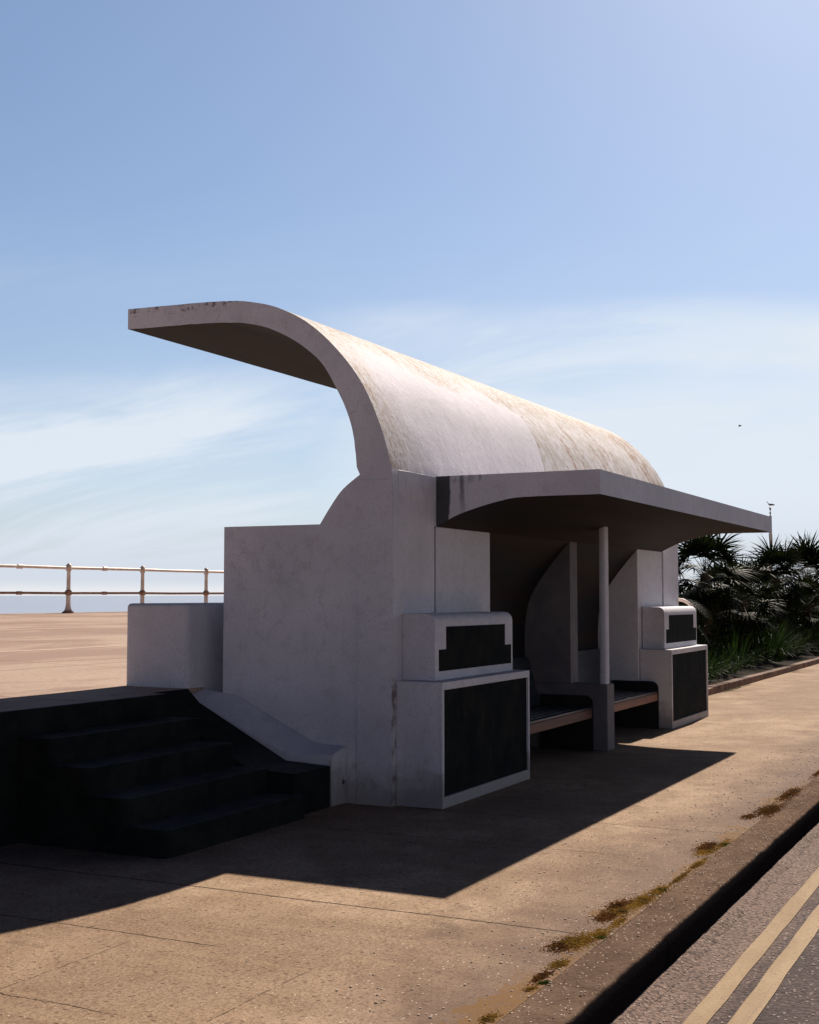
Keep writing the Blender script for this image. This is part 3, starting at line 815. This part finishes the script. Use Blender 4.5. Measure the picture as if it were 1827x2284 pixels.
# ------------------------------------------------------------------ column and birds
bm = bmesh.new()
PX, PY = 100.0, 19.12
t = thing('lamp_column', (PX, PY, 0), 'tall pale column rising behind the far corner of the canopy', 'column')
tube(bm, [(PX, PY, 1.1), (PX, PY, 2.2), (PX, PY, 2.24), (PX, PY, 7.64), (PX, PY, 7.70)], [0.17, 0.17, 0.12, 0.105, 0.05], 14)
finish('shaft', bm, M['pole'], t, smooth=40)
bm = bmesh.new()
tube(bm, [(PX, PY, 7.68 + h * .72) for h in (0, .20, .22, .34, .38, .56, .58, .72, .76, .86, .90)],
     [0.035, 0.035, 0.075, 0.075, 0.03, 0.03, 0.06, 0.06, 0.085, 0.095, 0.04], 12)
finish('finial', bm, M['metal'], t, smooth=40)
def ell(bm, c, rx, ry, rz, mat=None, mi=0, seg=14, rg=9):
    ret = bmesh.ops.create_uvsphere(bm, u_segments=seg, v_segments=rg, radius=1.0)
    m = Matrix.Translation(c) @ (mat or Matrix.Identity(4)) @ Matrix.Diagonal((rx, ry, rz, 1))
    bmesh.ops.transform(bm, matrix=m, verts=ret['verts'])
    for v in ret['verts']:
        for f in v.link_faces: f.material_index = mi
GX, GY, GZ = PX, PY, 8.325
bm = bmesh.new()      # body faces +Y (left in the picture), tail to the right
def loft(bm, secs, seg=12, mi=0):
    rings = []
    for (y, z, rx, rz) in secs:
        rings.append([bm.verts.new((GX + rx * math.cos(a), GY + y, GZ + z + rz * math.sin(a))) for a in [2 * math.pi * k / seg for k in range(seg)]])
    for a, b in zip(rings, rings[1:]):
        for k in range(seg): bm.faces.new((a[k], a[(k + 1) % seg], b[(k + 1) % seg], b[k])).material_index = mi
    bm.faces.new(rings[0]); bm.faces.new(list(reversed(rings[-1])))
loft(bm, [(-.42, .16, .02, .008), (-.30, .18, .05, .035), (-.15, .20, .085, .075), (0, .215, .10, .095), (.10, .25, .088, .095), (.17, .32, .06, .07), (.20, .40, .05, .055),
          (.23, .46, .052, .052), (.28, .475, .042, .04), (.315, .47, .016, .016)])
for s in (-1, 1):
    tube(bm, [(GX + s * .03, GY + .01, GZ + .15), (GX + s * .03, GY - .005, GZ + .07), (GX + s * .03, GY + .01, GZ + .005)], .008, 6)
    for da in (-.5, 0, .5):
        tube(bm, [(GX + s * .03, GY + .01, GZ + .006), (GX + s * .03 + .04 * math.sin(da), GY + .01 + .05 * math.cos(da), GZ + .004)], [.007, .003], 5)
g = tag(finish('seagull', bm, M['gullwhite'], smooth=60), 'seagull perched on top of the pale column', 'bird')
g.data.transform(Matrix.Translation((-GX, -GY, -GZ))); g.location = (GX, GY, GZ); g.scale = (.85, .85, .85)
bm = bmesh.new()
for s in (-1, 1):
    ell(bm, (GX + s * .075, GY - .12, GZ + .235), .035, .27, .065, Matrix.Rotation(0.10, 4, 'X'), 0)
finish('wing', bm, M['gullgrey'], g, smooth=60)
bm = bmesh.new(); tube(bm, [(GX, GY + .31, GZ + .47), (GX, GY + .355, GZ + .463), (GX, GY + .375, GZ + .45)], [.014, .011, .003], 6)
finish('beak', bm, M['beak'], g, smooth=60)
# flying bird far off
BX, BY, BZ = 60.0, 12.78, 9.45
bm = bmesh.new()
rings = []
for (x, r) in [(-.16, .01), (-.08, .035), (0, .05), (.08, .045), (.13, .03), (.18, .006)]:
    rings.append([bm.verts.new((BX + r * math.cos(a), BY + x, BZ + r * math.sin(a))) for a in [2 * math.pi * k / 8 for k in range(8)]])
for a, b in zip(rings, rings[1:]):
    for k in range(8): bm.faces.new((a[k], a[(k + 1) % 8], b[(k + 1) % 8], b[k]))
bm.faces.new(rings[0]); bm.faces.new(list(reversed(rings[-1])))
for s in (-1, 1):
    top = []
    for (u, h, c0_, c1_) in [(0.02, .02, -.06, .07), (.16, .09, -.05, .07), (.30, .10, -.06, .03), (.42, .07, -.07, -.05)]:
        top.append([bm.verts.new((BX + s * u * .6, BY + c0_ - s * u * .25, BZ + h)), bm.verts.new((BX + s * u * .6, BY + c1_ - s * u * .25, BZ + h)), bm.verts.new((BX + s * u * .6, BY + (c0_ + c1_) / 2 - s * u * .25, BZ + h + .014))])
    for a, b in zip(top, top[1:]):
        for q in range(3): bm.faces.new((a[q], a[(q + 1) % 3], b[(q + 1) % 3], b[q]))
    bm.faces.new(top[0]); bm.faces.new(list(reversed(top[-1])))
fb = tag(finish('flying_bird', bm, M['gullgrey'], smooth=60), 'tiny dark bird flying in the pale sky above the canopy', 'bird')
fb.data.transform(Matrix.Translation((-BX, -BY, -BZ))); fb.location = (BX, BY, BZ); fb.scale = (.5, .5, .5)

# ------------------------------------------------------------------ planting
def blade(bm, base, d, up, length, width, droop, seg=3, mi=0):
    d = d.normalized(); side = d.cross(up)
    if side.length < 1e-3: side = d.cross(Vector((1, 0, 0)))
    side.normalize(); p = base.copy(); prev = None
    for i in range(seg + 1):
        t = i / seg; w = width * (1 - t) ** 0.7 * (0.55 + 0.45 * min(1, t * 4 + .4))
        if i == seg: cur = [bm.verts.new(p)]
        else: cur = [bm.verts.new(p - side * w / 2), bm.verts.new(p + side * w / 2)]
        if prev:
            f = bm.faces.new((prev[0], prev[1], cur[1], cur[0])) if len(cur) == 2 else bm.faces.new((prev[0], prev[1], cur[0]))
            f.material_index = mi
        prev = cur
        d = (d + Vector((0, 0, -droop / seg))).normalized(); p = p + d * (length / seg)
def fan_leaf(bm, c, d, rnd, pet, bl, n=22, mi=0):
    """palmate leaf: petiole then blades radiating in a pleated fan"""
    d = d.normalized()
    tip = c + d * pet + Vector((0, 0, -0.10 * pet * (1 - d.z)))
    s = d.cross(Vector((0, 0, 1)))
    if s.length < .05: s = Vector((1, 0, 0))
    s.normalize()
    a, b = c - s * .010, c + s * .010
    f = bm.faces.new([bm.verts.new(a), bm.verts.new(b), bm.verts.new(tip + s * .006), bm.verts.new(tip - s * .006)]); f.material_index = mi
    nrm = s.cross(d).normalized()
    tw = rnd.uniform(-.5, .5)
    s2 = (s * math.cos(tw) + nrm * math.sin(tw)); n2 = s2.cross(d)
    for k in range(n):
        a = (k / (n - 1) - .5) * math.radians(205)
        dd = d * math.cos(a) + s2 * math.sin(a) + n2 * (0.12 if k % 2 else -0.04)
        L = bl * (0.72 + 0.28 * math.cos(a * .8)) * rnd.uniform(.88, 1.08)
        blade(bm, tip.copy(), dd, n2, L, bl * .085, 0.35 + rnd.uniform(0, .3), 3, mi)
def crown(c, rnd, n, pet, bl, rx=1.0):
    bm = bmesh.new()
    for i in range(n):
        az = i * 2.399 + rnd.uniform(-.3, .3); t = (i + .5) / n
        el = math.radians(82 - 135 * t ** 0.95 + rnd.uniform(-8, 8))
        d = Vector((math.cos(az) * math.cos(el), math.sin(az) * math.cos(el), math.sin(el)))
        fan_leaf(bm, c + d * .06, d, rnd, pet * rnd.uniform(.8, 1.15), bl * rnd.uniform(.85, 1.1))
    return bm
def trunk(parent, x, y, z0, z1, r, rnd):
    bm = bmesh.new(); n = 14; pts = []; rs = []
    lx, ly = rnd.uniform(-.12, .12), rnd.uniform(-.12, .12)
    for i in range(n + 1):
        t = i / n
        pts.append((x + lx * (t - 1) ** 2, y + ly * (t - 1) ** 2, z0 + (z1 - z0) * t)); rs.append(r * (1.15 - .25 * t) * (1 + .10 * (i % 2)))
    tube(bm, pts, rs, 12)
    for k in range(90):    # fibres and old leaf bases
        t = rnd.random(); a = rnd.uniform(0, 6.28); zc = z0 + (z1 - z0) * (.25 + .75 * t)
        b = Vector((x + r * math.cos(a), y + r * math.sin(a), zc))
        blade(bm, b, Vector((math.cos(a), math.sin(a), rnd.uniform(.4, 1.6))), Vector((0, 0, 1)), rnd.uniform(.08, .2), .03, .2, 2)
    finish('trunk', bm, M['trunk'], parent, smooth=40)
def fan_palm(x, y, z1, label, seed, n=34, pet=.55, bl=.62, grp='palms in the planting bed', r=.11):
    rnd = random.Random(seed)
    t = thing('fan_palm', (x, y, 0.1), label, 'palm', grp)
    trunk(t, x, y, 0.05, z1, r, rnd)
    finish('crown', crown(Vector((x, y, z1)), rnd, n, pet, bl), M['palm'], t)
    bm = bmesh.new()
    for i in range(12):
        az = rnd.uniform(0, 6.28); el = rnd.uniform(-1.35, -.7)
        d = Vector((math.cos(az) * math.cos(el), math.sin(az) * math.cos(el), math.sin(el)))
        fan_leaf(bm, Vector((x, y, z1 - .12)) + d * .05, d, rnd, pet * .7, bl * .75, 14)
    finish('dead_skirt', bm, M['deadleaf'], t)
    return t
def feather_palm(x, y, z1, label, seed, n=30, L=1.5):
    rnd = random.Random(seed)
    t = thing('feather_palm', (x, y, 0.1), label, 'palm', 'palms in the planting bed')
    trunk(t, x, y, 0.05, z1, .15, rnd)
    bm = bmesh.new()
    for i in range(n):
        az = i * 2.399 + rnd.uniform(-.25, .25); tt = (i + .5) / n
        el = math.radians(80 - 85 * tt)
        d = Vector((math.cos(az) * math.cos(el), math.sin(az) * math.cos(el), math.sin(el)))
        p = Vector((x, y, z1)); ll = L * rnd.uniform(.85, 1.1); S = 22
        hs = d.cross(Vector((0, 0, 1))).normalized()
        prev = None
        for k in range(S + 1):
            u = k / S; w = .018 * (1 - u) + .003
            cur = [bm.verts.new(p - hs * w), bm.verts.new(p + hs * w)]
            if prev: bm.faces.new((prev[0], prev[1], cur[1], cur[0]))
            prev = cur
            if u > .14:
                ll2 = .36 * math.sin(math.pi * min(1, (u * .92 + .06))) ** .6 + .04
                upn = hs.cross(d)
                for s in (-1, 1):
                    blade(bm, p.copy(), hs * s + d * .75 + upn * .35, upn, ll2 * rnd.uniform(.85, 1.1), .026, .45, 2)
            d = (d + Vector((0, 0, -.062 - .03 * u))).normalized(); p = p + d * (ll / S)
    finish('crown', bm, M['palm'], t)
def strap_plant(x, y, z0, R, H, n, label, seed, mat='grassy', name='strap_leaf_plant', width=.022, spread=1.0, grp='strap leaved plants along the bed edge'):
    rnd = random.Random(seed); bm = bmesh.new()
    for i in range(n):
        a = rnd.uniform(0, 6.283); q = math.sqrt(rnd.random())
        b = Vector((x + R * .35 * q * math.cos(a), y + R * .35 * q * math.sin(a), z0))
        out = q * spread * rnd.uniform(.35, 1.0)
        a2 = a + rnd.uniform(-.6, .6)
        blade(bm, b, Vector((math.cos(a2) * out, math.sin(a2) * out, 1)), Vector((math.sin(a2), -math.cos(a2), 0)).cross(Vector((0, 0, 1))), H * rnd.uniform(.65, 1.15), width, 1.1 * rnd.uniform(.6, 1.4), 5)
    return tag(finish(name, bm, M[mat]), label, 'plant', grp)
def shrub(x, y, z0, rx, ry, h, n, label, seed, ls=.085):
    rnd = random.Random(seed)
    t = thing('shrub', (x, y, z0), label, 'shrub', 'dark shrubs filling the planting bed')
    bm = bmesh.new()
    for i in range(7):
        a = rnd.uniform(0, 6.28); e = Vector((x + rx * .6 * math.cos(a), y + ry * .6 * math.sin(a), z0 + h * rnd.uniform(.6, .9)))
        tube(bm, [(x + .05 * math.cos(a), y + .05 * math.sin(a), z0 - .05), (Vector((x, y, z0)) * .5 + e * .5) + Vector((0, 0, .06)), e], [.025, .016, .006], 6)
    finish('stems', bm, M['trunk'], t, smooth=50)
    bm = bmesh.new()
    cl = []
    for k in range(26):
        a = rnd.uniform(0, 6.28); q = rnd.random() ** .5; zz = rnd.random()
        rr = math.sqrt(max(0, 1 - (zz * 1.0) ** 2.4))
        cl.append((Vector((x + rx * q * rr * math.cos(a), y + ry * q * rr * math.sin(a), z0 + h * zz * .92)), rnd.uniform(.14, .28)))
    for i in range(n):
        c, r = rnd.choice(cl)
        d = Vector((rnd.gauss(0, 1), rnd.gauss(0, 1), rnd.gauss(0, 1))).normalized()
        p = c + d * r * rnd.uniform(.5, 1.1)
        dd = (d + Vector((rnd.gauss(0, .5), rnd.gauss(0, .5), rnd.gauss(0, .5) + .3))).normalized()
        blade(bm, p, dd, Vector((rnd.gauss(0, 1), rnd.gauss(0, 1), 1)), ls * rnd.uniform(.7, 1.5), ls * .38, .3, 2)
    finish('leaves', bm, M['shrub'], t)

feather_palm(22.2, 6.6, 1.30, 'arching feather palm closest to the far pillar of the shelter', 11, 34, 1.55)
fan_palm(26.3, 6.35, 2.05, 'spiky fan palm beside the feather palm, top under the canopy edge', 21, 38, .5, .62)
fan_palm(28.6, 6.1, 1.45, 'short fan palm in front of the gap below the canopy corner', 22, 36, .5, .6)
fan_palm(33.9, 6.35, 2.05, 'fan palm in front of the tall pale column', 23, 40, .5, .66)
fan_palm(31.5, 7.2, 1.55, 'low fan palm left of the pale column, set back in the bed', 24, 36, .55, .6)
fan_palm(39.8, 6.55, 2.2, 'tallest fan palm at the right edge of the photograph', 25, 40, .6, .74)
fan_palm(37.0, 7.4, 1.7, 'fan palm just left of the tallest palm', 26, 34, .5, .66)
fan_palm(44.5, 6.4, 2.2, 'farthest fan palm, behind the tallest one at the right edge', 27, 30, .6, .7)
fan_palm(36.0, 5.95, 1.35, 'short fan palm near the bed kerb at the right edge', 28, 34, .5, .62)
fan_palm(24.4, 7.3, 1.15, 'stubby fan palm at the back of the bed beyond the feather palm', 29, 34, .5, .6)
fan_palm(30.2, 6.9, 1.0, 'stubby fan palm hidden behind the bright green clump', 30, 34, .5, .6)
shr = [(20.3, 5.85, .75, .5, .75), (22.0, 6.0, .8, .5, .70), (24.2, 6.2, .9, .6, 1.0), (26.2, 6.9, 1.0, .7, 1.25), (28.0, 6.7, 1.0, .6, 1.15), (30.6, 6.4, 1.0, .6, 1.2),
       (32.8, 6.1, 1.0, .6, 1.25), (35.0, 6.5, 1.2, .6, 1.5), (37.6, 6.2, 1.1, .6, 1.4), (40.5, 6.1, 1.3, .6, 1.5), (44.0, 6.0, 1.4, .6, 1.5), (24.6, 7.4, 1.2, .6, 1.3),
       (29.6, 7.6, 1.3, .6, 1.45), (34.2, 7.7, 1.5, .6, 1.6), (48.5, 6.1, 1.6, .6, 1.5)]
names = ['dark shrub nearest the far pedestal of the shelter', 'dark low shrub under the feather palm', 'dark shrub just beyond the feather palm', 'dense dark shrub set back under the spiky palm',
         'dark shrub left of the bright green strap plant', 'dark shrub directly behind the bright green strap plant', 'dark shrub below the palm at the pale column', 'tall dark shrub right of the pale column',
         'dark shrub under the tallest palm', 'dark shrub at the right edge beside the bed kerb', 'far dark shrub at the right edge', 'dark shrub at the back of the bed behind the feather palm',
         'dark shrub at the back of the bed in its middle', 'dark shrub at the back of the bed near the tallest palm', 'farthest dark shrub at the end of the bed']
for i, ((x, y, rx, ry, h), nm) in enumerate(zip(shr, names)):
    shrub(x, y, .18, rx, ry, h, 1500, nm, 60 + i, .10 if x < 30 else .13)
rnd = random.Random(77); bm = bmesh.new()
for i in range(15000):
    x = 19.5 + 45 * rnd.random() ** 1.25; top = 1.62 + .22 * noise.noise(Vector((x * .7, 3, 0))) + .12 * noise.noise(Vector((x * 2.3, 9, 0)))
    z = .25 + (top - .25) * rnd.random() ** .7; y = 8.1 + rnd.gauss(0, .22)
    blade(bm, Vector((x, y, z)), Vector((rnd.gauss(0, 1), rnd.gauss(0, 1), rnd.gauss(.3, .8))), Vector((rnd.gauss(0, 1), .3, 1)), rnd.uniform(.10, .22), .07, .3, 2)
for i in range(60):
    x = 19.6 + i * .75; tube(bm, [(x, 8.1, .1), (x + .1, 8.12, .8), (x - .05, 8.08, 1.35)], [.03, .02, .008], 5)
tag(finish('hedge', bm, M['shrub']), 'low dark hedge along the seaward back of the planting bed', 'hedge')
sp = [(20.6, 5.45, .62, 150, 'dark green strap leaved plant beside the far pedestal'), (22.3, 5.5, .70, 200, 'strap leaved plant drooping over the bed kerb near the feather palm'),
      (24.0, 5.55, .65, 160, 'strap leaved plant between the feather palm and the bright green clump'), (26.2, 5.75, .8, 200, 'strap leaved plant left of the bright green clump'),
      (28.9, 5.65, 1.05, 420, 'bright green arching clump in the middle of the bed edge'), (31.9, 5.7, .75, 200, 'green strap leaved plant right of the bright green clump'),
      (35.6, 5.7, 1.05, 330, 'green arching clump at the right edge of the photograph'), (39.0, 5.7, .9, 200, 'far green strap leaved plant near the end of the bed kerb')]
for i, (x, y, H, n, lb) in enumerate(sp):
    strap_plant(x, y, .16, .9, H, n, lb, 90 + i, width=.024)

# ------------------------------------------------------------------ weeds and grit on the pavement
def weeds(name, spots, mat, seed, label_kind='stuff', h=.05):
    rnd = random.Random(seed); bm = bmesh.new()
    for (cx_, cy_, rx, ry, n) in spots:
        for i in range(n):
            a = rnd.uniform(0, 6.28); q = abs(rnd.gauss(0, .5)) * (1.0 + .9 * rnd.random() ** 3)
            p = Vector((cx_ + rx * q * math.cos(a), cy_ + ry * q * math.sin(a), 0.001))
            if p.y < 1.86: p.y = 1.86 + rnd.random() * .03
            p.z = .005 if p.y < 1.915 else 0.0
            hh = h * rnd.uniform(.3, 1.0) * max(.25, 1 - q * .7)
            a2 = rnd.uniform(0, 6.28)
            blade(bm, p, Vector((math.cos(a2), math.sin(a2), rnd.uniform(.25, 1.3))), Vector((math.sin(a2), -math.cos(a2), .3)), hh, hh * .28 + .003, .9, 2)
    return tag(finish(name, bm, M[mat]), kind='stuff')
weeds('dry_weeds', [(4.60, 1.96, .12, .04, 260), (5.02, 1.95, .08, .03, 160), (5.40, 1.97, .14, .05, 500), (5.78, 2.02, .20, .11, 2000), (5.95, 1.97, .18, .06, 900), (6.42, 2.02, .20, .08, 1200), (6.68, 1.98, .24, .07, 1800),
                    (6.95, 1.96, .22, .06, 900), (6.20, 1.95, .18, .03, 450), (7.75, 1.94, .30, .03, 700), (8.15, 1.99, .22, .08, 1000), (8.45, 1.95, .26, .04, 500), (7.3, 1.94, .4, .025, 500), (4.2, 1.93, .3, .025, 300)], 'weed', 4, h=.034)
weeds('reddish_weeds', [(5.68, 2.06, .18, .09, 600), (6.30, 2.04, .20, .08, 800), (6.55, 2.06, .25, .08, 600), (8.3, 2.02, .26, .08, 1300), (9.9, 1.95, .40, .10, 3400), (9.55, 2.02, .16, .06, 700), (10.75, 1.95, .60, .08, 2200),
                        (5.2, 1.97, .16, .04, 300), (12.2, 1.94, .6, .05, 700)], 'weedred', 5, h=.04)
weeds('green_weeds', [(6.98, 1.95, .05, .03, 220), (5.12, 1.93, .04, .02, 130), (6.72, 1.98, .06, .03, 120), (5.9, 1.94, .05, .03, 90), (8.42, 1.94, .10, .03, 160), (18.2, 4.93, .3, .04, 300), (22.5, 4.93, 1.6, .04, 500)], 'weedgreen', 6, h=.04)
rnd = random.Random(9); bm = bmesh.new()
for i in range(900):
    x = rnd.uniform(3.6, 14); y = 1.70 + abs(rnd.gauss(0, .55)); 
    if y > 4.0: continue
    s = rnd.uniform(.002, .0055) * (1 + .03 * x)
    z = 0.008 if y < 1.91 else 0.0
    m = Matrix.Translation((x, y, z + s * .4)) @ Matrix.Rotation(rnd.uniform(0, 3), 4, 'Z') @ Matrix.Diagonal((s * rnd.uniform(.8, 1.8), s, s * .6, 1))
    bmesh.ops.create_icosphere(bm, subdivisions=1, radius=1, matrix=m)
for i in range(500):
    x = rnd.uniform(4.5, 12); y = rnd.uniform(.6, 1.6); s = rnd.uniform(.002, .005) * (1 + .03 * x)
    m = Matrix.Translation((x, y, -0.16 + s * .4)) @ Matrix.Diagonal((s * 1.3, s, s * .6, 1))
    bmesh.ops.create_icosphere(bm, subdivisions=1, radius=1, matrix=m)
M['grit'] = simple('pale_grit', (0.62, 0.52, 0.42), (0.40, 0.32, 0.25), 90, 0.8, 0.3, 0)
tag(finish('scattered_grit', bm, M['grit']), kind='stuff')
